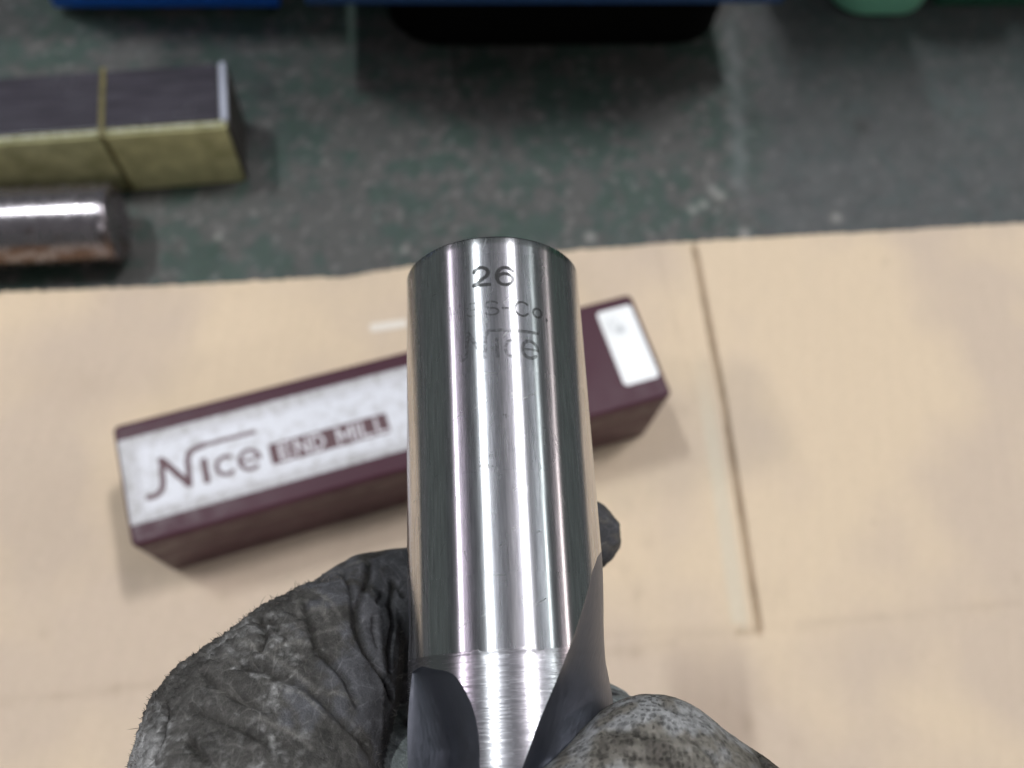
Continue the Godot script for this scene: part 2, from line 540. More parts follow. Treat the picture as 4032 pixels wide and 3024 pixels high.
func cutter_box() -> void:
	var t := thing("cutter_box", "long maroon plastic cutter box with white printed label lying behind the tool", "box", Vector3(-17.15, 0.4, -99.55) * MM, deg_to_rad(17.8))
	var maroon := plain(Color(0.060, 0.019, 0.031), 0.42)
	maroon.roughness_texture = noise_tex(noise(0.02, 33), 256, Color(0.6, 0.6, 0.6), Color(1, 1, 1))
	maroon.uv1_triplanar = true
	maroon.uv1_scale = Vector3.ONE * 20.0
	maroon.roughness = 0.5
	maroon.metallic_specular = 0.32
	obj("base", prism(178.2, 40.0, 0.0, 28.0, 1.3, 0.3, 0.3), maroon, t, Vector3(0, 0, 0.75) * MM)
	var lid := obj("lid", prism(178.8, 40.6, 28.0, 42.6, 2.2, 1.4, 0.3), maroon, t, Vector3(0, 0, 0.75) * MM)
	var im := label_image()
	var print := StandardMaterial3D.new()
	print.albedo_texture = ImageTexture.create_from_image(im)
	print.roughness = 0.55
	# the label: over the top and round the left end
	var pos := PackedVector3Array()
	var uvs := PackedVector2Array()
	var rows := []
	for i in 25:
		rows.append([lerpf(20.0, -87.0, i / 24.0), 42.66])
	for i in 7:
		var a := PI / 2 * (i + 1) / 7.0
		rows.append([-87.8 - 1.58 * sin(a), 41.1 + 1.56 * cos(a)])
	rows.append([-89.38, 36.0])
	var run := 110.0
	for r in rows.size():
		if r:
			run -= Vector2(rows[r][0] - rows[r - 1][0], rows[r][1] - rows[r - 1][1]).length()
		for j in 2:
			pos.append(Vector3(rows[r][0], rows[r][1], lerpf(-14.65, 13.6, j)) * MM)
			uvs.append(Vector2(run * 9.2 / 1024.0, j))
	obj("label_sheet", grid_mesh(pos, 2, rows.size(), PackedColorArray(), uvs), print, lid)
	var sticker := Image.create(128, 256, false, Image.FORMAT_RGBA8)
	var g := noise(0.05, 34, FastNoiseLite.TYPE_SIMPLEX_SMOOTH, 3)
	for y in 256:
		for x in 128:
			var d := Vector2((x - 58) / 16.0, (y - 74) / 12.0).length_squared()
			var d2 := Vector2((x - 34) / 34.0, (y - 50) / 30.0).length_squared()
			var s := clampf(0.42 * exp(-d) + 0.22 * exp(-d2) * (0.5 + 1.5 * g.get_noise_2d(x, y)) + 0.05 * g.get_noise_2d(x * 2, y * 2), 0.0, 1.0)
			sticker.set_pixel(x, y, Color(0.93, 0.935, 0.935).lerp(Color(0.35, 0.37, 0.38), s))
	var sm := StandardMaterial3D.new()
	sm.albedo_texture = ImageTexture.create_from_image(sticker)
	sm.roughness = 0.4
	var q := PackedVector3Array([Vector3(81.1, 42.64, -1.75) * MM])
	var qu := PackedVector2Array([Vector2(0.5, 0.5)])
	var qi := PackedInt32Array()
	var ring := rounded_outline(13.0, 28.8, 1.5, 5)
	for i in ring.size():
		q.append(Vector3(81.1 + ring[i].x, 42.64, -1.75 + ring[i].y) * MM)
		qu.append(Vector2(0.5 + ring[i].x / 13.0, 0.5 + ring[i].y / 28.8))
		qi.append_array([0, i + 1, (i + 1) % ring.size() + 1])
	obj("sticker", indexed(q, qi, PackedColorArray(), qu), sm, lid)


# ---------------------------------------------------------------- things at the left edge
func left_things() -> void:
	var t := thing("yellow_box", "olive yellow box with dark glossy top and a yellow band across it", "box", Vector3(-154.0, -4.0, -225.0) * MM, deg_to_rad(8.8))
	var olive := plain(Color(0.70, 0.68, 0.37), 0.5)
	olive.albedo_texture = noise_tex(noise(0.012, 41, FastNoiseLite.TYPE_SIMPLEX_SMOOTH, 5), 512, Color(0.74, 0.74, 0.70), Color(1, 1, 1))
	olive.uv1_triplanar = true
	olive.uv1_scale = Vector3.ONE * 14.0
	obj("body", prism(122.0, 31.6, 0.0, 35.2, 1.2, 0.9, 0.5), olive, t)
	var dark := plain(Color(0.075, 0.068, 0.085), 0.22)
	dark.roughness_texture = noise_tex(noise(0.015, 42), 256, Color(0.5, 0.5, 0.5), Color(1, 1, 1))
	dark.uv1_triplanar = true
	dark.albedo_texture = ImageTexture.create_from_image(streak_image(67, 0.55, 1.0, 0.012, 0.16))
	dark.heightmap_enabled = true
	dark.heightmap_texture = ImageTexture.create_from_image(streak_image(68, 0.2, 0.8, 0.02, 0.10))
	dark.heightmap_scale = 0.004
	dark.uv1_scale = Vector3.ONE * 10.0
	dark.roughness = 0.3
	obj("top_panel", prism(116.6, 27.4, 35.2, 36.2, 0.8, 0.4), dark, t, Vector3(0.7, 0, -1.2) * MM)
	var chrome := plain(Color(0.42, 0.44, 0.52), 0.15)
	obj("metal_strip", prism(2.6, 29.0, 35.2, 37.0, 1.0, 0.9), chrome, t, Vector3(60.6, 0, -1.2) * MM)
	var worn := plain(Color(0.62, 0.62, 0.50), 0.5)
	worn.albedo_texture = noise_tex(noise(0.05, 43), 256, Color(0.5, 0.5, 0.35), Color(1, 1, 1))
	worn.uv1_triplanar = true
	worn.uv1_scale = Vector3.ONE * 30.0
	obj("rim", prism(119.0, 1.9, 35.2, 36.1, 0.5, 0.3), worn, t, Vector3(0.6, 0, 14.2) * MM)
	var band := plain(Color(0.30, 0.26, 0.10), 0.4)
	band.albedo_texture = noise_tex(noise(0.06, 44), 256, Color(0.35, 0.33, 0.25), Color(1, 1, 1))
	band.uv1_triplanar = true
	band.uv1_scale = Vector3.ONE * 40.0
	var b := Node3D.new()
	b.name = "band"
	t.add_child(b)
	obj("band_top", prism(1.9, 33.4, 36.2, 36.8, 0.5, 0.25), band, b, Vector3(15.0, 0, 0) * MM)
	obj("band_front", prism(1.9, 0.7, 1.0, 36.1, 0.3, 0.2), band, b, Vector3(15.0, 0, 16.2) * MM)
	var side := plain(Color(0.035, 0.03, 0.026), 0.45)
	obj("end_cap", prism(1.2, 30.6, 0.4, 34.6, 0.5, 0.3), side, t, Vector3(61.7, 0, 0) * MM)

	# dark polished bar lying in front of it
	var c := thing("steel_bar", "shiny dark round steel bar with rust cut off by the left edge", "bar", Vector3(-133.5, 11.3, -186.0) * MM, deg_to_rad(6.0))
	var pos := PackedVector3Array()
	var col := PackedColorArray()
	var n := noise(0.10, 45, FastNoiseLite.TYPE_SIMPLEX_SMOOTH, 4)
	var ring := 96
	var rows := []
	for i in 90:
		rows.append([lerpf(-95.0, -2.0, i / 89.0), 15.3])
	rows.append_array([[-1.0, 15.2], [-0.2, 14.9], [0.4, 14.2], [0.6, 13.4], [0.6, 7.5], [-0.4, 7.0], [-0.4, 0.0]])
	for r in rows:
		for k in ring + 1:
			var a := TAU * k / ring
			var v := Vector3(r[0], cos(a) * r[1], sin(a) * r[1])
			var rust := smoothstep(0.0, 0.35, n.get_noise_3d(v.x, v.y * 2, v.z * 2) + 0.62 * (sin(a) - cos(a) * 0.6) - 0.42)
			rust = maxf(rust, 0.75 * smoothstep(0.1, 0.3, n.get_noise_3d(v.x * 0.7, v.y, v.z) + 0.35 - absf(cos(a) - 0.55)) * smoothstep(0.0, -1.0, sin(a)))
			pos.append(v * MM)
			col.append(Color(0.255, 0.232, 0.25).lerp(Color(0.15, 0.10, 0.08), rust))
	var steel := plain(Color.WHITE, 0.2, 0.85)
	steel.vertex_color_use_as_albedo = true
	steel.roughness_texture = noise_tex(noise(0.03, 46), 256, Color(0.3, 0.3, 0.3), Color(1, 1, 1))
	steel.roughness = 0.37
	steel.uv1_triplanar = true
	steel.uv1_scale = Vector3.ONE * 25.0
	obj("barrel", grid_mesh(pos, ring + 1, rows.size(), col, PackedVector2Array(), true), steel, c)


# ---------------------------------------------------------------- trays at the back of the bench
func bin(t: Node3D, w: float, d: float, y0: float, h: float, m: Material) -> void:
	obj("floor_panel", prism(w - 5.2, d - 5.2, y0, y0 + 2.5, 2.0, 0.2, 0.0), m, t)
	obj("front_wall", prism(w, 2.5, y0, y0 + h, 1.2, 0.6, 0.8), m, t, Vector3(0, 0, d / 2 - 1.25) * MM)
	obj("back_wall", prism(w, 2.5, y0, y0 + h, 1.2, 0.6, 0.8), m, t, Vector3(0, 0, -d / 2 + 1.25) * MM)
	for s in [-1, 1]:
		obj("side_wall", prism(2.5, d - 5.2, y0, y0 + h, 1.0, 0.6, 0.8), m, t, Vector3(s * (w / 2 - 1.3), 0, 0) * MM)
	obj("lip", prism(w + 4.0, 3.0, y0 + h - 6.0, y0 + h - 1.0, 1.4, 0.8, 0.8), m, t, Vector3(0, 0, d / 2 + 1.5) * MM)


func trays() -> void:
	var blue := plain(Color(0.014, 0.12, 0.58), 0.4)
	var navy := plain(Color(0.016, 0.065, 0.20), 0.45)
	var black := plain(Color(0.004, 0.004, 0.004), 0.8)
	black.metallic_specular = 0.15
	var mint := plain(Color(0.25, 0.64, 0.43), 0.4)
	var teal := plain(Color(0.025, 0.12, 0.07), 0.45)
	var turn := deg_to_rad(4.6)
	var a := thing("parts_tray", "bright blue plastic parts tray behind the yellow box at the back of the bench", "tray", Vector3(-140.0, -4.0, -364.0) * MM, turn, "blue parts trays along the back of the bench")
	bin(a, 101.0, 110.0, 4.0, 74.0, blue)
	for s in [-1, 1]:
		obj("foot", prism(12.0, 90.0, 0.0, 4.0, 2.0, 0.0), black, a, Vector3(s * 34.0, 0, 0) * MM)
	var b := thing("parts_tray", "wide dark blue tray raised on a black rounded base at the back", "tray", Vector3(31.5, -4.0, -343.5) * MM, turn, "blue parts trays along the back of the bench")
	bin(b, 203.0, 118.0, 42.0, 150.0, navy)
	# black base with rounded front corners
	obj("base", prism(162.0, 92.0, 0.0, 42.0, 26.0, 1.5, 0.8), black, b, Vector3(11.0, 0, -4.5) * MM)
	var c := thing("round_tub", "mint green plastic tub with rounded front at the top right", "tub", Vector3(207.0, -4.0, -355.0) * MM, turn)
	obj("shell", prism(56.0, 48.0, 0.0, 84.0, 20.0, 2.0, 3.0, 2.0), mint, c)
	obj("rim", prism(59.0, 51.0, 84.0, 88.0, 21.0, 1.2, 1.0), mint, c)
	var d := thing("green_case", "tall dark green plastic case to the right of the mint green tub", "case", Vector3(324.0, -4.0, -395.0) * MM, turn)
	obj("body", prism(180.0, 90.0, 0.0, 250.0, 3.0, 1.0, 1.0), teal, d)
	obj("lid", prism(181.0, 91.0, 250.0, 272.0, 3.4, 2.0, 0.6), teal, d)
	obj("latch", prism(12.0, 2.0, 240.0, 262.0, 0.8, 0.4, 0.4), black, d, Vector3(0, 0, 46.4) * MM)
	var cord := thing("dark_plug", "small black plug standing between the blue trays", "plug", Vector3(-90.0, -4.0, -318.5) * MM)
	obj("cap", prism(6.0, 6.0, 0.0, 16.0, 2.6, 1.0, 0.5), black, cord)


# ---------------------------------------------------------------- the end mill
const RAD := 12.5
const TOP := 19.7


func flute_left(k: int, s: float) -> float:   # degrees; k: 0 the short front-left one, 1 front-right, 2 and 3 behind
	if k == 0:
		if s > -34.45:
			return -52.0
		if s > -34.9:
			return lerpf(-52.0, -66.0, sqrt((-34.45 - s) / 0.45))
		return -66.0 + 2.3 * (s + 34.9)
	var xs := [-45.2, -41.3, -38.2, -35.3, -31.9, -28.1, -24.3, -22.4, -21.4, -20.9]
	var ys := [4.5, 12.8, 20.6, 28.4, 37.2, 47.0, 57.4, 66.0, 76.0, 88.0]
	var v: float = 4.5 + 2.3 * (s + 45.2) if s < -45.2 else lookup(xs, ys, s)
	return v + 90.0 * (k - 1)


func flute_right(k: int, s: float) -> float:
	if k == 0:
		if s > -34.45:
			return -51.9
		if s < -43.1:
			return -16.5 - 0.06 * pow(minf(-43.1 - s, 16.0), 2.0) + 1.9 * minf(s + 59.1, 0.0)
		return lookup([-43.1, -42.2, -41.3, -40.4, -39.5, -38.5, -37.6, -36.8, -36.0, -35.6, -35.3, -35.1, -34.9, -34.45], [-16.5, -16.7, -17.2, -17.9, -19.0, -20.7, -23.0, -25.3, -28.2, -30.6, -33.9, -38.0, -43.0, -51.9], s)
	var xs := [-45.0, -40.0, -36.0, -30.0, -26.0, -24.0, -22.4, -21.4, -20.9]
	var ys := [78.0, 90.0, 99.0, 110.0, 112.0, 109.0, 103.0, 97.0, 88.1]
	var v: float = 78.0 + 2.3 * (s + 45.0) if s < -45.0 else lookup(xs, ys, s)
	return v + 90.0 * (k - 1)


func flute_deep(k: int, s: float) -> float:
	if k == 0:
		return 4.6 * pow(clampf((-34.45 - s) / 9.0, 0.0, 1.0), 0.65)
	return 5.2 * pow(clampf((-20.9 - s) / 24.0, 0.0, 1.0), 2.0)


func body_radius(s: float) -> float:
	if s > TOP - 0.36:
		return RAD - (s - TOP + 0.36)
	if s > -33.4:
		return RAD
	return lerpf(RAD, RAD - 0.035, smoothstep(-33.4, -34.0, s)) + 0.0 * smoothstep(-34.2, -42.0, s)


func around(theta: float, r: float, s: float) -> Vector3:
	var a := deg_to_rad(theta)
	return Vector3(sin(a) * r, s, cos(a) * r) * MM


func body_part(rows: PackedFloat32Array) -> ArrayMesh:
	# four lands, each a strip of columns from one flute's right edge to the next one's left edge
	var pos := PackedVector3Array()
	var uvs := PackedVector2Array()
	var idx := PackedInt32Array()
	var per := 40
	var edge_noise := noise(0.06, 69, FastNoiseLite.TYPE_SIMPLEX_SMOOTH, 3)
	for k in 4:
		var base := pos.size()
		for j in rows.size():
			var s := rows[j]
			var from := flute_right(k, s)
			var to := flute_left((k + 1) % 4, s) + (360.0 if k == 3 else 0.0)
			for i in per + 1:
				var th := lerpf(from, to, float(i) / per)
				var wave := 0.55 * edge_noise.get_noise_1d(th) * exp(-pow((s + 33.4) / 1.2, 2.0)) * smoothstep(-33.0, -22.0, th) * (1.0 - smoothstep(16.0, 29.0, th))
				pos.append(around(th, body_radius(s), s + wave))
				uvs.append(Vector2(s * 0.01, th / 360.0 * 0.7854))
		for j in rows.size() - 1:
			for i in per:
				var a := base + j * (per + 1) + i
				var b := a + 1
				var c := a + per + 1
				var d := c + 1
				idx.append_array([a, b, c, b, d, c])
		# the flute's own columns where it has not begun: join the two lands
	var arr := []
	arr.resize(Mesh.ARRAY_MAX)
	arr[Mesh.ARRAY_VERTEX] = pos
	arr[Mesh.ARRAY_INDEX] = idx
	arr[Mesh.ARRAY_TEX_UV] = uvs
	var nor := PackedVector3Array()
	nor.resize(pos.size())
	for i in pos.size():
		var p := pos[i] / MM
		var slope := (body_radius(p.y + 0.05) - body_radius(p.y - 0.05)) / 0.1
		nor[i] = Vector3(p.x, 0, p.z).normalized()
		nor[i] = (nor[i] - Vector3.UP * slope).normalized()
	arr[Mesh.ARRAY_NORMAL] = nor
	var m := ArrayMesh.new()
	m.add_surface_from_arrays(Mesh.PRIMITIVE_TRIANGLES, arr)
	return m


func flute_part(k: int) -> ArrayMesh:
	var top := -34.45 if k == 0 else -20.9
	var rows := PackedFloat32Array()
	var s := top
	while s > -104.0:
		rows.append(s)
		s -= 0.06 if s > top - 1.6 else 0.3
	rows.append(-104.0)
	var per := 44
	var pos := PackedVector3Array()
	var uvs := PackedVector2Array()
	for sj in rows:
		for i in per + 1:
			var t := float(i) / per
			t = 0.5 - 0.5 * cos(PI * t)
			var th := lerpf(flute_left(k, sj), flute_right(k, sj), t)
			var d := flute_deep(k, sj) * pow(sin(PI * pow(t,  0.6 if k == 0 else 0.62)), 0.85)
			pos.append(around(th, body_radius(sj) - d, sj))
			uvs.append(Vector2(sj * 0.01, t * 0.1))
	return grid_mesh(pos, per + 1, rows.size(), PackedColorArray(), uvs)


func etched() -> ImageTexture:
	var k := 32.0   # pixels per mm; the patch spans -30..42 degrees and -13..17 mm
	var wide := 72.0 / 360.0 * TAU * RAD
	var im := Image.create(int(wide * k), int(30.0 * k), false, Image.FORMAT_RGBA8)
	var ink := Color(0.16, 0.155, 0.16)
	im.fill(Color(ink.r, ink.g, ink.b, 0.0))
	var at := func(th: float, s: float) -> Vector2: return Vector2((th + 30.0) / 360.0 * TAU * RAD * k, (17.0 - s) * k)
	var mm := k
	# 26
	var p: Vector2 = at.call(-6.6, 14.05)
	var two := arc(p.x, p.y, 0.92 * mm, 0.80 * mm, 168, -38, 14)
	two.append(at.call(-11.3, 12.25))
	two.append(at.call(-1.9, 12.25))
	pen(im, two, 0.50 * mm, ink)
	p = at.call(7.7, 13.0)
	pen(im, arc(p.x, p.y, 1.02 * mm, 0.84 * mm, 0, 360, 26), 0.46 * mm, ink)
	p = at.call(8.2, 13.35)
	pen(im, arc(p.x, p.y, 1.20 * mm, 1.40 * mm, 40, 196, 18), 0.50 * mm, ink)
	# HSS-Co.
	pen(im, [at.call(-27.0, 7.8), at.call(-27.0, 9.8)], 0.26 * mm, ink)
	pen(im, [at.call(-20.5, 7.8), at.call(-20.5, 9.8)], 0.26 * mm, ink)
	pen(im, [at.call(-27.0, 8.8), at.call(-20.5, 8.8)], 0.26 * mm, ink)
	for c in [-12.0, -1.2]:
		p = at.call(c, 9.25)
		pen(im, arc(p.x, p.y, 0.82 * mm, 0.48 * mm, 25, 265, 12), 0.26 * mm, ink)
		p = at.call(c, 8.3)
		pen(im, arc(p.x, p.y, 0.88 * mm, 0.50 * mm, 85, -155, 12), 0.26 * mm, ink)
	pen(im, [at.call(5.4, 8.75), at.call(8.4, 8.75)], 0.28 * mm, ink)
	p = at.call(17.2, 8.75)
	pen(im, arc(p.x, p.y, 0.98 * mm, 1.0 * mm, 42, 318, 18), 0.30 * mm, ink)
	p = at.call(27.0, 8.45)
	pen(im, arc(p.x, p.y, 0.62 * mm, 0.66 * mm, 0, 360, 18), 0.30 * mm, ink)
	pen(im, [at.call(33.2, 7.75), at.call(33.3, 7.7)], 0.42 * mm, ink)
	# the worn name, hollow strokes
	pen(im, [at.call(-19.5, 1.9), at.call(-17.2, 2.3), at.call(-16.0, 5.4)], 0.50 * mm, ink)
	pen(im, [at.call(-16.0, 5.5), at.call(-6.5, 1.9)], 0.55 * mm, ink)
	pen(im, [at.call(-6.0, 1.9), at.call(-5.6, 4.8), at.call(-3.0, 5.6), at.call(26.0, 5.45)], 0.46 * mm, ink)
	pen(im, [at.call(1.0, 1.9), at.call(1.0, 4.3)], 0.50 * mm, ink)
	p = at.call(10.0, 3.0)
	pen(im, arc(p.x, p.y, 0.95 * mm, 1.15 * mm, 50, 310, 16), 0.42 * mm, ink)
	p = at.call(20.6, 3.0)
	pen(im, arc(p.x, p.y, 1.05 * mm, 1.2 * mm, 0, 315, 18), 0.46 * mm, ink)
	pen(im, [at.call(16.5, 3.0), at.call(25.2, 3.0)], 0.34 * mm, ink)
	# wear: the lower lines are rubbed away in patches
	var n := noise(0.045, 52, FastNoiseLite.TYPE_SIMPLEX_SMOOTH, 3)
	var f := noise(0.28, 53, FastNoiseLite.TYPE_SIMPLEX_SMOOTH, 2)
	for y in im.get_height():
		var s := 17.0 - y / k
		for x in im.get_width():
			var c := im.get_pixel(x, y)
			if c.a <= 0.0:
				continue
			var th := x / k / RAD * 57.2958 - 30.0
			var keep := 0.74 + 0.25 * f.get_noise_2d(x, y)
			if s < 11.0:
				keep *= 0.8
				var faded := smoothstep(-14.0, 14.0, th)
				if s < 6.6:
					faded = maxf(0.30 * smoothstep(-22.0, -12.0, th), smoothstep(4.0, 22.0, th)) * 0.62
				keep *= clampf(0.22 + 0.78 * faded + 0.55 * n.get_noise_2d(x, y) - 0.2 * maxf(f.get_noise_2d(x, y), 0.0), 0.0, 1.0)
			c.a *= clampf(keep, 0.0, 1.0)
			im.set_pixel(x, y, c)
	# fine nicks and specks
	for sp in [[-7.0, -11.2, 5.0], [-9.5, -11.6, 4.0], [-4.0, -11.0, 4.0], [-11.0, -12.3, 6.0], [-6.0, -12.4, 5.0], [-8.0, -10.2, 3.0], [4.0, -6.2, 4.0], [-2.5, -10.9, 3.0]]:
		for j in 7:
			var q: Vector2 = at.call(sp[0], sp[1]) + Vector2(rng.randf_range(-14, 14), rng.randf_range(-10, 10))
			pen(im, [q, q + Vector2(rng.randf_range(-4, 4), rng.randf_range(-4, 4))], rng.randf_range(1.0, sp[2]), Color(0.30, 0.19, 0.16, 0.28))
	for i in 160:
		var q := Vector2(rng.randf() * im.get_width(), rng.randf() * im.get_height())
		pen(im, [q, q + Vector2(rng.randf_range(-1, 1), rng.randf_range(-4, 4))], rng.randf_range(0.8, 2.2), Color(ink.r, ink.g, ink.b, 0.30))
	return ImageTexture.create_from_image(im)


func streak_image(seed_: int, lo: float, hi: float, along: float, across: float) -> Image:
	var n := noise(1.0, seed_, FastNoiseLite.TYPE_SIMPLEX_SMOOTH, 3)
	var im := Image.create(256, 1024, false, Image.FORMAT_RGBA8)
	for y in 1024:
		for x in 256:
			var v := clampf(0.5 + 0.75 * n.get_noise_2d(x * along, y * across), 0.0, 1.0)
			var c := lerpf(lo, hi, v)
			im.set_pixel(x, y, Color(c, c, c))
	return im


func end_mill() -> void:
	var t := thing("end_mill", "polished steel end mill shank etched 26 held upright in the glove", "end mill")
	t.transform = Transform3D(Basis(Vector3.ZERO, Vector3.ZERO, Vector3.ZERO), Vector3(6.1727, 197.6857, -42.0735) * MM)
	var y := cam_basis.inverse() * Vector3(-0.04702647, -0.00673708, -0.99887092)
	y = Vector3(-0.04702647, -0.00673708, -0.99887092).normalized()
	var to_cam := cam_at - t.position
	var z := (to_cam - y * to_cam.dot(y)).normalized()
	t.basis = Basis(y.cross(z), y, z)

	var shank := StandardMaterial3D.new()
	shank.albedo_color = lin(0.70, 0.70, 0.73)
	shank.metallic = 1.0
	shank.roughness = 0.46
	var rubbed := streak_image(61, 0.53, 0.62, 0.006, 0.35)
	for i in 150:
		var q := Vector2(rng.randf() * 256, rng.randf() * 1024)
		var way := Vector2.from_angle(rng.randf_range(-0.5, 0.5) + (0.0 if rng.randf() < 0.7 else 1.2)) * rng.randf_range(3, 22)
		pen(rubbed, [q, q + way], rng.randf_range(0.6, 1.1), Color(1, 1, 1))
	shank.roughness_texture = ImageTexture.create_from_image(rubbed)
	shank.albedo_texture = ImageTexture.create_from_image(streak_image(62, 0.86, 1.0, 0.012, 0.22))
	shank.anisotropy_enabled = true
	shank.anisotropy = 1.0
	shank.uv1_scale = Vector3(4.0, 1.0, 1.0)
	var neck := StandardMaterial3D.new()
	neck.albedo_color = lin(0.46, 0.45, 0.475)
	neck.metallic = 1.0
	neck.roughness = 0.32
	neck.roughness_texture = ImageTexture.create_from_image(streak_image(63, 0.5, 1.0, 0.5, 0.02))
	neck.albedo_texture = ImageTexture.create_from_image(streak_image(64, 0.86, 1.0, 0.55, 0.015))
	neck.heightmap_enabled = true
	neck.heightmap_texture = ImageTexture.create_from_image(streak_image(65, 0.2, 0.8, 0.30, 0.012))
	neck.heightmap_scale = 0.0025
	neck.anisotropy_enabled = true
	neck.anisotropy = 0.45
	neck.uv1_scale = Vector3(10.0, 1.0, 1.0)
	var dark := plain(Color(0.20, 0.212, 0.255), 0.55, 1.0)
	dark.roughness_texture = ImageTexture.create_from_image(streak_image(66, 0.7, 1.0, 0.02, 0.05))
	dark.uv1_scale = Vector3(8.0, 8.0, 1.0)
	var edge := plain(Color(0.03, 0.03, 0.034), 0.5, 0.6)

	var rows := PackedFloat32Array()
	for i in 37:
		rows.append(lerpf(TOP - 0.36, -20.6, i / 36.0))
	var s := -20.8
	while s > -33.4:
		rows.append(s)
		s -= 0.1 if s > -23.0 else 0.3
	rows.append(-33.4)
	obj("shank", body_part(rows), shank, t)
	rows = PackedFloat32Array()
	s = -33.4
	while s > -104.0:
		rows.append(s)
		s -= 0.06 if s > -36.2 else 0.35
	rows.append(-104.0)
	obj("neck", body_part(rows), neck, t)
	for k in 4:
		obj("flute", flute_part(k), dark, t)
	# chamfered rim and end face
	var pos := PackedVector3Array()
	var seq := [[TOP - 0.36, RAD], [TOP, RAD - 0.36], [TOP, 0.0]]
	for r in seq:
		for i in 129:
			pos.append(around(360.0 * i / 128.0, r[1], r[0]))
	obj("rim", grid_mesh(pos, 129, 3, PackedColorArray(), PackedVector2Array(), true), edge, t)
	pos = PackedVector3Array()
	for r in [[-104.0, RAD - 0.1], [-104.0, 0.0]]:
		for i in 129:
			var th := 360.0 * i / 128.0
			var rad: float = r[1]
			for k in 4:
				for turn in [-360.0, 0.0, 360.0]:
					var l: float = flute_left(k, -104.0) + turn
					var q: float = flute_right(k, -104.0) + turn
					if th > l and th < q and rad > 0.0:
						rad = body_radius(-104.0) - flute_deep(k, -104.0) * pow(sin(PI * pow((th - l) / (q - l),  0.6 if k == 0 else 0.62)), 0.85)
			pos.append(around(th, rad, r[0]))
	obj("cutting_end", grid_mesh(pos, 129, 2), dark, t)
	# etched marking, a hair proud of the shank
	var q := PackedVector3Array()
	var uvs := PackedVector2Array()
	for j in 31:
		for i in 37:
			q.append(around(lerpf(-30.0, 42.0, i / 36.0), RAD + 0.012, 17.0 - j))
			uvs.append(Vector2(i / 36.0, j / 30.0))
	var etch := StandardMaterial3D.new()
	etch.albedo_texture = etched()
	etch.transparency = BaseMaterial3D.TRANSPARENCY_ALPHA
	etch.roughness = 0.6
	etch.metallic = 0.3
	obj("etched_marking", grid_mesh(q, 37, 31, PackedColorArray(), uvs), etch, t)


# ---------------------------------------------------------------- the gloved hand
# bones: [a, b, ra, rb, group] in the camera's own millimetres, then placed in the world
var bones := []


func spot(px: float, py: float, deep: float) -> Vector3:
	return Vector3((px - 1106.0) / 1843.0 * deep, -(py - 829.5) / 1843.0 * deep, -deep)


func bone(a: Vector3, b: Vector3, ra: float, rb: float, group: int) -> void:
	bones.append([a, b, ra, rb, group])


func bone_dist(p: Vector3, b: Array) -> float:
	var a: Vector3 = b[0]
	var ab: Vector3 = b[1] - a
	var t := clampf((p - a).dot(ab) / ab.length_squared(), 0.0, 1.0)
	return p.distance_to(a + ab * t) - lerpf(b[2], b[3], t)


func hand_field(p: Vector3, near: Array) -> float:
	var out := 1e3
	var cur := 1e3
	var group := -1
	for b in near:
		if b[4] != group:
			if group >= 0:
				out = soft(out, cur, 1.2)
			group = b[4]
			cur = 1e3
		cur = soft(cur, bone_dist(p, b), 4.0)
	return soft(out, cur, 1.2)


func soft(a: float, b: float, k: float) -> float:
	var h := k - absf(a - b)
	if h <= 0.0:
		return minf(a, b)
	return minf(a, b) - h * h / (4.0 * k)


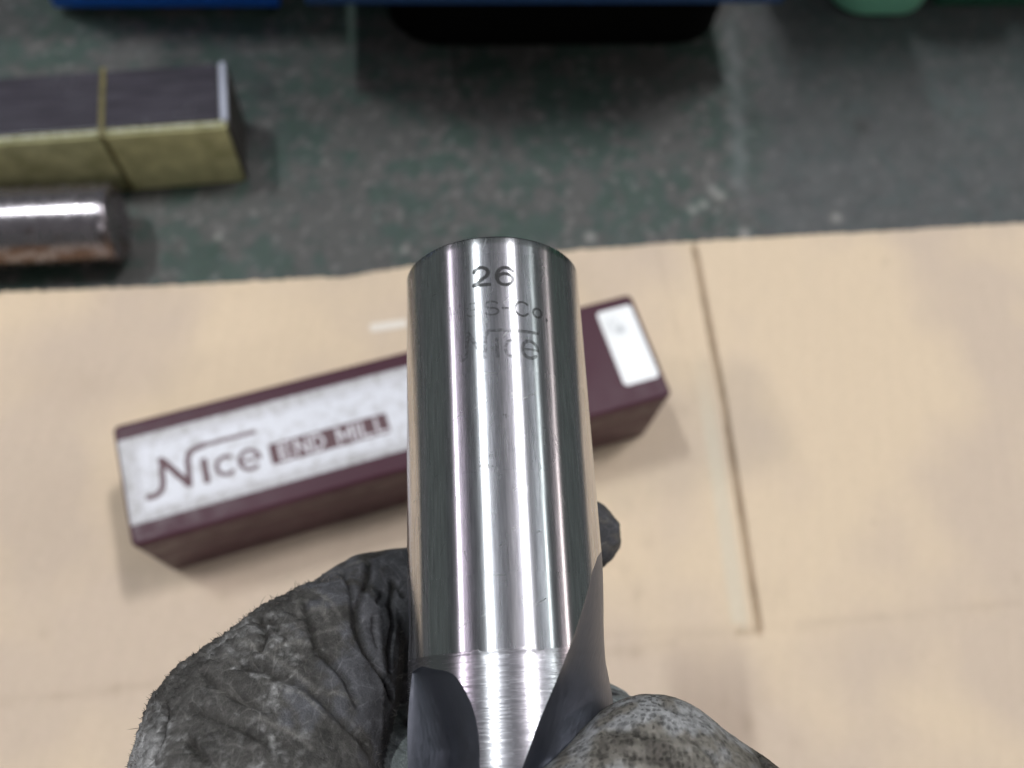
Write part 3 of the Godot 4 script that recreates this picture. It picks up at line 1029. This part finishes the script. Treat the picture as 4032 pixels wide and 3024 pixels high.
# surface nets over [lo, hi] with the given cell; returns [positions, indices]
func nets(lo: Vector3, hi: Vector3, cell: float) -> Array:
	var B := 8
	var n := Vector3i(((hi - lo) / (cell * B)).ceil())
	var sx := n.x * B + 1
	var sy := n.y * B + 1
	var pos := PackedVector3Array()
	var idx := PackedInt32Array()
	var at := {}
	var edges := PackedInt32Array()
	var half := cell * B * 0.5 * 1.7321 + cell
	var N := B + 1
	var f := PackedFloat32Array()
	f.resize(N * N * N)
	for bz in n.z:
		for by in n.y:
			for bx in n.x:
				var o := lo + Vector3(bx, by, bz) * (cell * B)
				var mid := o + Vector3.ONE * (cell * B * 0.5)
				var near := []
				var best := 1e3
				for b in bones:
					var d := bone_dist(mid, b)
					best = minf(best, d)
					if d < half + 8.5:
						near.append(b)
				if best > half + 2.0 or near.is_empty():
					continue
				if absf(hand_field(mid, near)) > half + 0.5:
					continue
				var k := 0
				for z in N:
					for y in N:
						for x in N:
							f[k] = hand_field(o + Vector3(x, y, z) * cell, near)
							k += 1
				for z in B:
					for y in B:
						for x in B:
							var c := (z * N + y) * N + x
							var v0 := f[c]
							var v1 := f[c + 1]
							var v2 := f[c + N]
							var v3 := f[c + N + 1]
							var v4 := f[c + N * N]
							var v5 := f[c + N * N + 1]
							var v6 := f[c + N * N + N]
							var v7 := f[c + N * N + N + 1]
							var neg := int(v0 < 0) + int(v1 < 0) + int(v2 < 0) + int(v3 < 0) + int(v4 < 0) + int(v5 < 0) + int(v6 < 0) + int(v7 < 0)
							if neg == 0 or neg == 8:
								continue
							var sum := Vector3.ZERO
							var cnt := 0
							for e in [[v0, v1, 0, 0, 0, 0], [v2, v3, 0, 1, 0, 0], [v4, v5, 0, 0, 1, 0], [v6, v7, 0, 1, 1, 0], [v0, v2, 0, 0, 0, 1], [v1, v3, 1, 0, 0, 1], [v4, v6, 0, 0, 1, 1], [v5, v7, 1, 0, 1, 1], [v0, v4, 0, 0, 0, 2], [v1, v5, 1, 0, 0, 2], [v2, v6, 0, 1, 0, 2], [v3, v7, 1, 1, 0, 2]]:
								if (e[0] < 0.0) != (e[1] < 0.0):
									var t: float = e[0] / (e[0] - e[1])
									var q := Vector3(e[2], e[3], e[4])
									q[e[5]] += t
									sum += q
									cnt += 1
							var gx := bx * B + x
							var gy := by * B + y
							var gz := bz * B + z
							var id := (gz * sy + gy) * sx + gx
							at[id] = pos.size()
							pos.append(o + (Vector3(x, y, z) + sum / cnt) * cell)
							if (v0 < 0.0) != (v1 < 0.0):
								edges.append_array([id, 0, int(v0 < 0.0)])
							if (v0 < 0.0) != (v2 < 0.0):
								edges.append_array([id, 1, int(v0 < 0.0)])
							if (v0 < 0.0) != (v4 < 0.0):
								edges.append_array([id, 2, int(v0 < 0.0)])
	var dx := 1
	var dy := sx
	var dz := sx * sy
	for i in range(0, edges.size(), 3):
		var id := edges[i]
		var u := dy
		var v := dz
		if edges[i + 1] == 1:
			u = dz
			v = dx
		elif edges[i + 1] == 2:
			u = dx
			v = dy
		var a: int = at.get(id, -1)
		var b: int = at.get(id - u, -1)
		var c: int = at.get(id - u - v, -1)
		var d: int = at.get(id - v, -1)
		if a < 0 or b < 0 or c < 0 or d < 0:
			continue
		if edges[i + 2] == 1:
			idx.append_array([a, c, b, a, d, c])
		else:
			idx.append_array([a, b, c, a, c, d])
	return [pos, idx]


func seg3(p: Vector3, a: Vector3, b: Vector3) -> float:
	var ab := b - a
	var t := clampf((p - a).dot(ab) / maxf(ab.length_squared(), 1e-9), 0.0, 1.0)
	return p.distance_to(a + ab * t)


func onto_hand(px: float, py: float) -> Vector3:
	var dir := spot(px, py, 1.0).normalized()
	var t := 60.0
	for i in 80:
		var d := hand_field(dir * t, bones)
		if d < 0.02:
			break
		t += d * 0.9
		if t > 200.0:
			break
	return dir * t


# worn leather, 16 mm to the tile: pale crackle lines between dark scales, or dark pores on a pale skin
func leather_skin(pores: bool) -> StandardMaterial3D:
	var size := 640
	var a := noise(0.0085, 81, FastNoiseLite.TYPE_CELLULAR, 1)
	a.cellular_return_type = FastNoiseLite.RETURN_DISTANCE2_SUB
	a.domain_warp_enabled = true
	a.domain_warp_amplitude = 14.0
	a.domain_warp_frequency = 0.012
	var b := noise(0.021, 82, FastNoiseLite.TYPE_CELLULAR, 1)
	b.cellular_return_type = FastNoiseLite.RETURN_DISTANCE2_SUB
	var n := noise(0.012, 83, FastNoiseLite.TYPE_SIMPLEX_SMOOTH, 3)
	var f := noise(0.09, 84, FastNoiseLite.TYPE_SIMPLEX_SMOOTH, 3)
	if pores:
		b = noise(0.036, 85, FastNoiseLite.TYPE_CELLULAR, 1)
		b.cellular_return_type = FastNoiseLite.RETURN_DISTANCE
		b.cellular_jitter = 0.9
	var ia := a.get_seamless_image(size, size)
	var ib := b.get_seamless_image(size, size)
	var ic := n.get_seamless_image(size, size)
	var id := f.get_seamless_image(size, size)
	var da := ia.get_data()
	var db := ib.get_data()
	var dc := ic.get_data()
	var dd := id.get_data()
	var tone := PackedByteArray()
	var relief := PackedByteArray()
	tone.resize(size * size)
	relief.resize(size * size)
	for i in size * size:
		var va := da[i] / 255.0
		var vb := db[i] / 255.0
		var vc := dc[i] / 255.0
		var vd := dd[i] / 255.0
		var v: float
		var h: float
		if pores:
			var dark := 1.0 - smoothstep(0.16, 0.42, vb + 0.70 * (vc - 0.5) + 0.35 * (vd - 0.5))
			var vein := 1.0 - smoothstep(0.02, 0.10, va)
			v = lerpf(0.82, 0.27, dark) + 0.15 * vein + 0.25 * (vd - 0.5)
			h = 0.7 - 0.5 * dark + 0.2 * (vd - 0.5)
		else:
			var l1 := (1.0 - smoothstep(0.02, 0.085, va)) * clampf(0.35 + 2.2 * (vc - 0.42), 0.0, 1.0)
			var l2 := (1.0 - smoothstep(0.02, 0.16, vb)) * clampf(2.6 * (0.56 - vc), 0.0, 0.7)
			v = 0.35 + 0.33 * maxf(l1, l2) + 0.30 * (vd - 0.5)
			h = 0.45 + 0.35 * smoothstep(0.0, 0.35, va) - 0.25 * l2 + 0.35 * (vd - 0.5)
		tone[i] = int(255.0 * Color(clampf(v, 0.05, 1.0), 0, 0).linear_to_srgb().r)
		relief[i] = int(255.0 * clampf(h, 0.0, 1.0))
	var m := plain(Color.WHITE, 0.72)
	m.metallic_specular = 0.3
	m.vertex_color_use_as_albedo = true
	m.albedo_texture = ImageTexture.create_from_image(Image.create_from_data(size, size, false, Image.FORMAT_L8, tone))
	m.heightmap_enabled = true
	m.heightmap_texture = ImageTexture.create_from_image(Image.create_from_data(size, size, false, Image.FORMAT_L8, relief))
	m.heightmap_scale = 0.022
	m.uv1_triplanar = true
	m.uv1_scale = Vector3.ONE * 62.5
	return m


func glove() -> void:
	# index finger: up from the knuckle, bent, then behind the shank to its tip on the right
	bone(spot(660, 1960, 101), spot(515, 1700, 106), 13.3, 12.2, 0)
	bone(spot(515, 1700, 106), spot(512, 1585, 110), 12.2, 10.7, 0)
	bone(spot(512, 1585, 110), spot(648, 1462, 115), 10.3, 9.9, 0)
	bone(spot(648, 1462, 115), spot(728, 1396, 119), 9.9, 8.5, 0)
	bone(spot(690, 1510, 113), spot(600, 1710, 104), 9.2, 11.0, 0)
	bone(spot(728, 1396, 119), spot(700, 1500, 114), 8.2, 8.8, 0)
	bone(spot(742, 1378, 125), spot(815, 1336, 128), 9.0, 8.9, 6)
	bone(spot(815, 1336, 128), spot(1040, 1262, 133), 8.9, 8.3, 6)
	bone(spot(1040, 1262, 133), spot(1262, 1158, 132), 8.4, 5.6, 6)
	bone(spot(800, 1530, 128), spot(1010, 1450, 137), 7.6, 7.8, 7)
	# middle finger under it, tip on the right behind the thumb
	bone(spot(720, 2050, 108), spot(790, 1720, 116), 11.5, 9.6, 1)
	bone(spot(790, 1720, 116), spot(1000, 1620, 127), 9.6, 9.0, 1)
	bone(spot(1000, 1620, 127), spot(1270, 1600, 122), 9.0, 7.6, 1)
	bone(spot(1270, 1600, 122), spot(1370, 1590, 114), 7.6, 4.6, 1)
	# ring and little fingers, below the picture
	bone(spot(760, 2350, 106), spot(850, 2020, 116), 11.0, 9.4, 2)
	bone(spot(850, 2020, 116), spot(1080, 1950, 122), 9.4, 8.8, 2)
	bone(spot(1080, 1950, 122), spot(1320, 1960, 112), 8.8, 7.2, 2)
	bone(spot(820, 2620, 102), spot(900, 2330, 112), 10.2, 8.8, 3)
	bone(spot(900, 2330, 112), spot(1100, 2270, 116), 8.8, 8.0, 3)
	bone(spot(1100, 2270, 116), spot(1290, 2290, 106), 8.0, 6.8, 3)
	# thumb on the right, pressing from the front
	bone(spot(1280, 1800, 91), spot(1415, 1697, 96), 8.2, 8.7, 4)
	bone(spot(1415, 1697, 96), spot(1500, 1760, 97), 8.7, 8.0, 4)
	bone(spot(1500, 1760, 97), spot(1570, 1830, 97), 8.0, 9.2, 4)
	bone(spot(1570, 1815, 97), spot(1660, 2150, 96), 9.2, 12.5, 4)
	bone(spot(1660, 2150, 96), spot(1500, 2700, 92), 12.5, 17.0, 4)
	# palm and wrist, below the picture
	bone(spot(700, 2050, 103), spot(1000, 2900, 92), 14.0, 20.0, 5)
	bone(spot(1500, 2700, 92), spot(1000, 2900, 92), 17.0, 20.0, 5)
	bone(spot(860, 2500, 100), spot(1250, 2800, 88), 15.0, 19.0, 5)
	bone(spot(1150, 2900, 92), spot(1250, 3900, 96), 24.0, 27.0, 5)

	# folds in the leather: pixel paths laid on the glove, [depth, width, points]
	var z6 := func(x: float, y: float) -> Vector3: return onto_hand((400.0 + x / 1.62) / 1.82278, (2000.0 + y / 1.62) / 1.82278)
	var folds := [
		[0.85, 0.45, [[1700, 330], [1690, 480], [1630, 620], [1640, 760], [1700, 930], [1800, 1080], [1850, 1200]]],
		[0.55, 0.40, [[1530, 400], [1580, 480], [1600, 560], [1610, 640], [1615, 760], [1680, 920]]],
		[0.60, 0.45, [[1290, 600], [1340, 760], [1380, 900], [1500, 1020], [1580, 1120]]],
		[0.60, 0.35, [[1750, 270], [1850, 460], [1930, 560]]],
		[0.80, 0.40, [[1860, 470], [1855, 660], [1845, 860], [1840, 1020], [1950, 1200]]],
		[0.70, 0.45, [[990, 700], [1030, 760], [1040, 820], [1010, 900]]],
		[0.40, 0.35, [[1060, 700], [1120, 770], [1180, 830]]],
		[0.60, 0.45, [[400, 1250], [400, 1350], [370, 1490], [310, 1620]]],
		[0.60, 0.45, [[560, 1480], [590, 1540], [670, 1620]]],
		[0.45, 0.5, [[900, 1000], [1010, 1020], [1150, 1080], [1300, 1140], [1420, 1240], [1560, 1390], [1700, 1540]]],
		[0.5, 0.4, [[1440, 960], [1530, 1050], [1600, 1180], [1640, 1260]]],
		[0.35, 0.35, [[1760, 600], [1800, 545]]],
		[0.35, 0.35, [[1740, 700], [1740, 790], [1760, 880]]],
		[0.45, 0.5, [[640, 1040], [740, 1130], [880, 1210], [1060, 1290]]],
		[0.35, 0.45, [[560, 1260], [700, 1330], [900, 1400], [1100, 1520]]],
		[0.40, 0.40, [[1100, 560], [1180, 640], [1260, 690], [1330, 690]]],
	]
	var z7 := func(x: float, y: float) -> Vector3: return onto_hand((2100.0 + x / 1.476) / 1.82278, (1900.0 + y / 1.476) / 1.82278)
	var thumb_folds := [
		[0.6, 0.6, [[1262, 1500], [1290, 1560], [1340, 1620], [1400, 1680]]],
		[0.3, 0.5, [[760, 1290], [840, 1330], [960, 1340], [1060, 1380]]],
		[0.3, 0.5, [[420, 1450], [560, 1440], [700, 1470], [820, 1460]]],
		[0.3, 0.4, [[900, 1480], [1000, 1540], [1060, 1620], [1080, 1660]]],
		[0.25, 0.4, [[500, 1560], [620, 1600], [760, 1600], [880, 1650]]],
	]
	var lines := []
	for f in folds + thumb_folds:
		var pts := []
		for p in f[2]:
			pts.append(z7.call(p[0], p[1]) if f in thumb_folds else z6.call(p[0], p[1]))
		for k in pts.size() - 1:
			if pts[k].distance_to(pts[k + 1]) < 9.0:
				lines.append([pts[k], pts[k + 1], f[0], f[1], (pts[k] + pts[k + 1]) * 0.5, pts[k].distance_to(pts[k + 1]) * 0.5 + 3.0])

	# pale cracks where the colour has rubbed off
	var cracks := []
	for f in [[[1150, 480], [1240, 500], [1330, 520], [1450, 590], [1520, 680]], [[880, 840], [960, 880], [1010, 900], [1090, 950], [1200, 1020], [1290, 1100], [1380, 1170]], [[1370, 790], [1450, 775], [1540, 770]], [[1400, 450], [1450, 420], [1520, 400]], [[1560, 370], [1620, 345], [1680, 330]], [[1280, 660], [1350, 640], [1420, 650]], [[1100, 900], [1180, 860], [1260, 850], [1330, 870]], [[620, 930], [700, 960], [790, 940], [860, 990]], [[700, 1160], [820, 1180], [930, 1250], [1040, 1280]], [[1200, 1160], [1290, 1180], [1350, 1250], [1420, 1330]], [[1000, 1340], [1110, 1390], [1230, 1440], [1340, 1530]], [[1480, 1180], [1560, 1190], [1640, 1240]], [[1230, 560], [1260, 620], [1240, 700]], [[1430, 560], [1400, 640], [1440, 720]]]:
		for k in f.size() - 1:
			var a: Vector3 = z6.call(f[k][0], f[k][1])
			var b: Vector3 = z6.call(f[k + 1][0], f[k + 1][1])
			if a.distance_to(b) < 8.0:
				cracks.append([a, b, (a + b) * 0.5, a.distance_to(b) * 0.5 + 1.0])
	var t := thing("gloved_hand", "hand in a dirty grey leather work glove gripping the end mill", "gloved hand", cam_at)
	t.basis = cam_basis
	var fine := nets(Vector3(-62, -84, -146), Vector3(46, -18, -74), 0.42)
	var rough := nets(Vector3(-75, -262, -146), Vector3(62, -78, -40), 2.0)
	var st_pos: PackedVector3Array = fine[0]
	var st_idx: PackedInt32Array = fine[1]
	var nor := normals_of(st_pos, st_idx)
	var big := noise(0.05, 74, FastNoiseLite.TYPE_SIMPLEX_SMOOTH, 3)
	var mid := noise(0.22, 75, FastNoiseLite.TYPE_SIMPLEX_SMOOTH, 3)
	var tiny := noise(1.3, 76, FastNoiseLite.TYPE_SIMPLEX_SMOOTH, 2)
	var streaky := noise(0.55, 80, FastNoiseLite.TYPE_SIMPLEX_SMOOTH, 3)
	var warp := noise(0.12, 77, FastNoiseLite.TYPE_SIMPLEX_SMOOTH, 2)
	var col := PackedColorArray()
	col.resize(st_pos.size())
	var fuzzy := PackedInt32Array()
	var group := PackedInt32Array()
	group.resize(st_pos.size())
	var out_pos := st_pos.duplicate()
	for i in st_pos.size():
		var p := st_pos[i]
		var g := 0
		var best := 1e3
		for b in bones:
			var d := bone_dist(p, b)
			if d < best:
				best = d
				g = b[4]
		group[i] = g
		var w := p + Vector3(warp.get_noise_3dv(p), warp.get_noise_3dv(p + Vector3(90, 0, 0)), warp.get_noise_3dv(p + Vector3(0, 90, 0))) * 3.0
		var depth := 0.0
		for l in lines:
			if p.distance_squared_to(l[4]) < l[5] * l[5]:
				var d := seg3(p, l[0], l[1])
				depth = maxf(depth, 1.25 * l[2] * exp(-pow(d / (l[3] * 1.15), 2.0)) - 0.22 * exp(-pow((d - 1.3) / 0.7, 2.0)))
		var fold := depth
		var m := mid.get_noise_3dv(p)
		var bg := big.get_noise_3dv(p)
		var ti := tiny.get_noise_3dv(p)
		var c: Color
		var px := p.x / -p.z * 1843.0 + 1106.0
		var py := -p.y / -p.z * 1843.0 + 829.5
		if g == 4:
			c = Color(0.205, 0.190, 0.166).lerp(Color(0.36, 0.36, 0.36), smoothstep(-0.05, 0.5, m + bg))
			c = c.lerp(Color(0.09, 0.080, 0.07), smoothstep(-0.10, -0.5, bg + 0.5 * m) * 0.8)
			c *= 1.0 + 0.35 * ti
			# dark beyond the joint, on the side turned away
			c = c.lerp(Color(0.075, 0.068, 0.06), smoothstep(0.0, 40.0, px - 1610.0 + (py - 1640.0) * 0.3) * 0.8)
			depth += 0.06 * ti + 0.12 * m
		else:
			var smooth_ := smoothstep(0.02, 0.30, bg + 0.5 * m + 0.004 * (px - 700.0))
			c = Color(0.162, 0.154, 0.144).lerp(Color(0.180, 0.180, 0.194), smooth_)
			c *= 1.0 + 0.5 * m + 0.35 * ti * (1.0 - smooth_)
			# rubbed pale along the outside of the knuckle and on the other fingers' inside
			var where := 0.95 * exp(-pow((px - 300.0) / 75.0, 2.0) - pow((py - 1640.0) / 130.0, 2.0)) + 0.46 * exp(-pow((px - 520.0) / 130.0, 2.0) - pow((py - 1360.0) / 70.0, 2.0)) + 0.42 * exp(-pow((px - 560.0) / 110.0, 2.0) - pow((py - 1640.0) / 110.0, 2.0)) + 0.34 * exp(-pow((px - 600.0) / 60.0, 2.0) - pow((py - 1480.0) / 60.0, 2.0))
			var pale := smoothstep(0.25, 0.95, where + 0.55 * streaky.get_noise_3dv(w * Vector3(0.6, 1.0, 0.8)) + 0.20 * ti)
			if g == 6 and px > 1180.0:
				var crease := streaky.get_noise_3dv(Vector3(p.x * 0.5 + p.y * 0.9, p.y * 0.4, p.z * 0.5))
				depth += 0.35 * crease
				c = c.lerp(Color(0.30, 0.28, 0.25), smoothstep(0.1, 0.5, crease + 0.4 * ti) * 0.7)
			if g == 0:
				c = c.lerp(Color(0.85, 0.84, 0.83), pale * (0.8 + 0.3 * ti))
			elif g == 1:
				c = c.lerp(Color(0.80, 0.88, 0.88), smoothstep(-0.25, 0.25, m + 0.3) * 0.9)
			for l in cracks:
				if p.distance_squared_to(l[2]) < l[3] * l[3]:
					c = c.lerp(Color(0.42, 0.40, 0.37), 0.45 * exp(-pow((seg3(p, l[0], l[1]) + 0.15 * ti) / 0.27, 2.0)))
			depth += -0.30 * m + 0.10 * ti * (1.0 - smooth_)
			if px < 700.0 and absf(nor[i].dot(p.normalized())) < 0.6:
				depth += 0.32 * ti + 0.25 * streaky.get_noise_3dv(p * 1.6)
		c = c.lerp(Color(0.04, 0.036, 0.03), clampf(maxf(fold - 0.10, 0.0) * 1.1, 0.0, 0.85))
		c.a = 1.0
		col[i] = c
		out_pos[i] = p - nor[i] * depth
		if g == 0 and px < 900.0 and absf(nor[i].dot(p.normalized())) < 0.35 and rng.randf() < 0.20:
			fuzzy.append(i)
	var leather := leather_skin(false)
	var speckled := leather_skin(true)
	for i in out_pos.size():
		out_pos[i] *= MM
	var rp: PackedVector3Array = rough[0]
	var rc := PackedColorArray()
	rc.resize(rp.size())
	for i in rp.size():
		rc[i] = Color(0.19, 0.178, 0.16) * (1.0 + 0.8 * mid.get_noise_3dv(rp[i]))
		rc[i].a = 1.0
		rp[i] *= MM
	# one continuous skin: the fine and the coarse part in one mesh
	var shift := out_pos.size()
	out_pos.append_array(rp)
	col.append_array(rc)
	var all := PackedInt32Array()
	var thumb := PackedInt32Array()
	for k in range(0, st_idx.size(), 3):
		var which := thumb if group[st_idx[k]] == 4 else all
		which.append(st_idx[k])
		which.append(st_idx[k + 1])
		which.append(st_idx[k + 2])
	for k in rough[1]:
		all.append(k + shift)
	var whole := all.duplicate()
	whole.append_array(thumb)
	var skin_normals := normals_of(out_pos, whole)
	var skin := ArrayMesh.new()
	for part in [[all, leather], [thumb, speckled]]:
		var arr := []
		arr.resize(Mesh.ARRAY_MAX)
		arr[Mesh.ARRAY_VERTEX] = out_pos
		arr[Mesh.ARRAY_NORMAL] = skin_normals
		arr[Mesh.ARRAY_COLOR] = col
		arr[Mesh.ARRAY_INDEX] = part[0]
		skin.add_surface_from_arrays(Mesh.PRIMITIVE_TRIANGLES, arr)
		skin.surface_set_material(skin.get_surface_count() - 1, part[1])
	obj("leather", skin, null, t)
	# loose fibres standing off the outside of the bent finger
	var fz := SurfaceTool.new()
	fz.begin(Mesh.PRIMITIVE_TRIANGLES)
	for i in fuzzy:
		var p := out_pos[i]
		var n := nor[i]
		var dir := (n + Vector3(rng.randf_range(-1, 1), rng.randf_range(-1, 1), rng.randf_range(-1, 1)) * 0.9).normalized()
		var long := rng.randf_range(0.2, 0.75) * (1.0 if rng.randf() < 0.93 else 2.2) * MM
		var side := dir.cross(Vector3(0, 0, 1)).normalized() * 0.035 * MM
		var bend := Vector3(rng.randf_range(-1, 1), rng.randf_range(-1, 1), rng.randf_range(-1, 1)) * 0.3 * long
		var a := p - n * 0.1 * MM
		var b := a + dir * long * 0.6 + bend * 0.3
		var e := a + dir * long + bend
		for v in [a - side, b - side, a + side, a + side, b - side, b + side, b - side, e, b + side]:
			fz.add_vertex(v)
	fz.generate_normals()
	var fo := obj("fuzz", fz.commit(), plain(Color(0.10, 0.09, 0.08), 0.8), t)
	fo.set_meta("kind", "stuff")
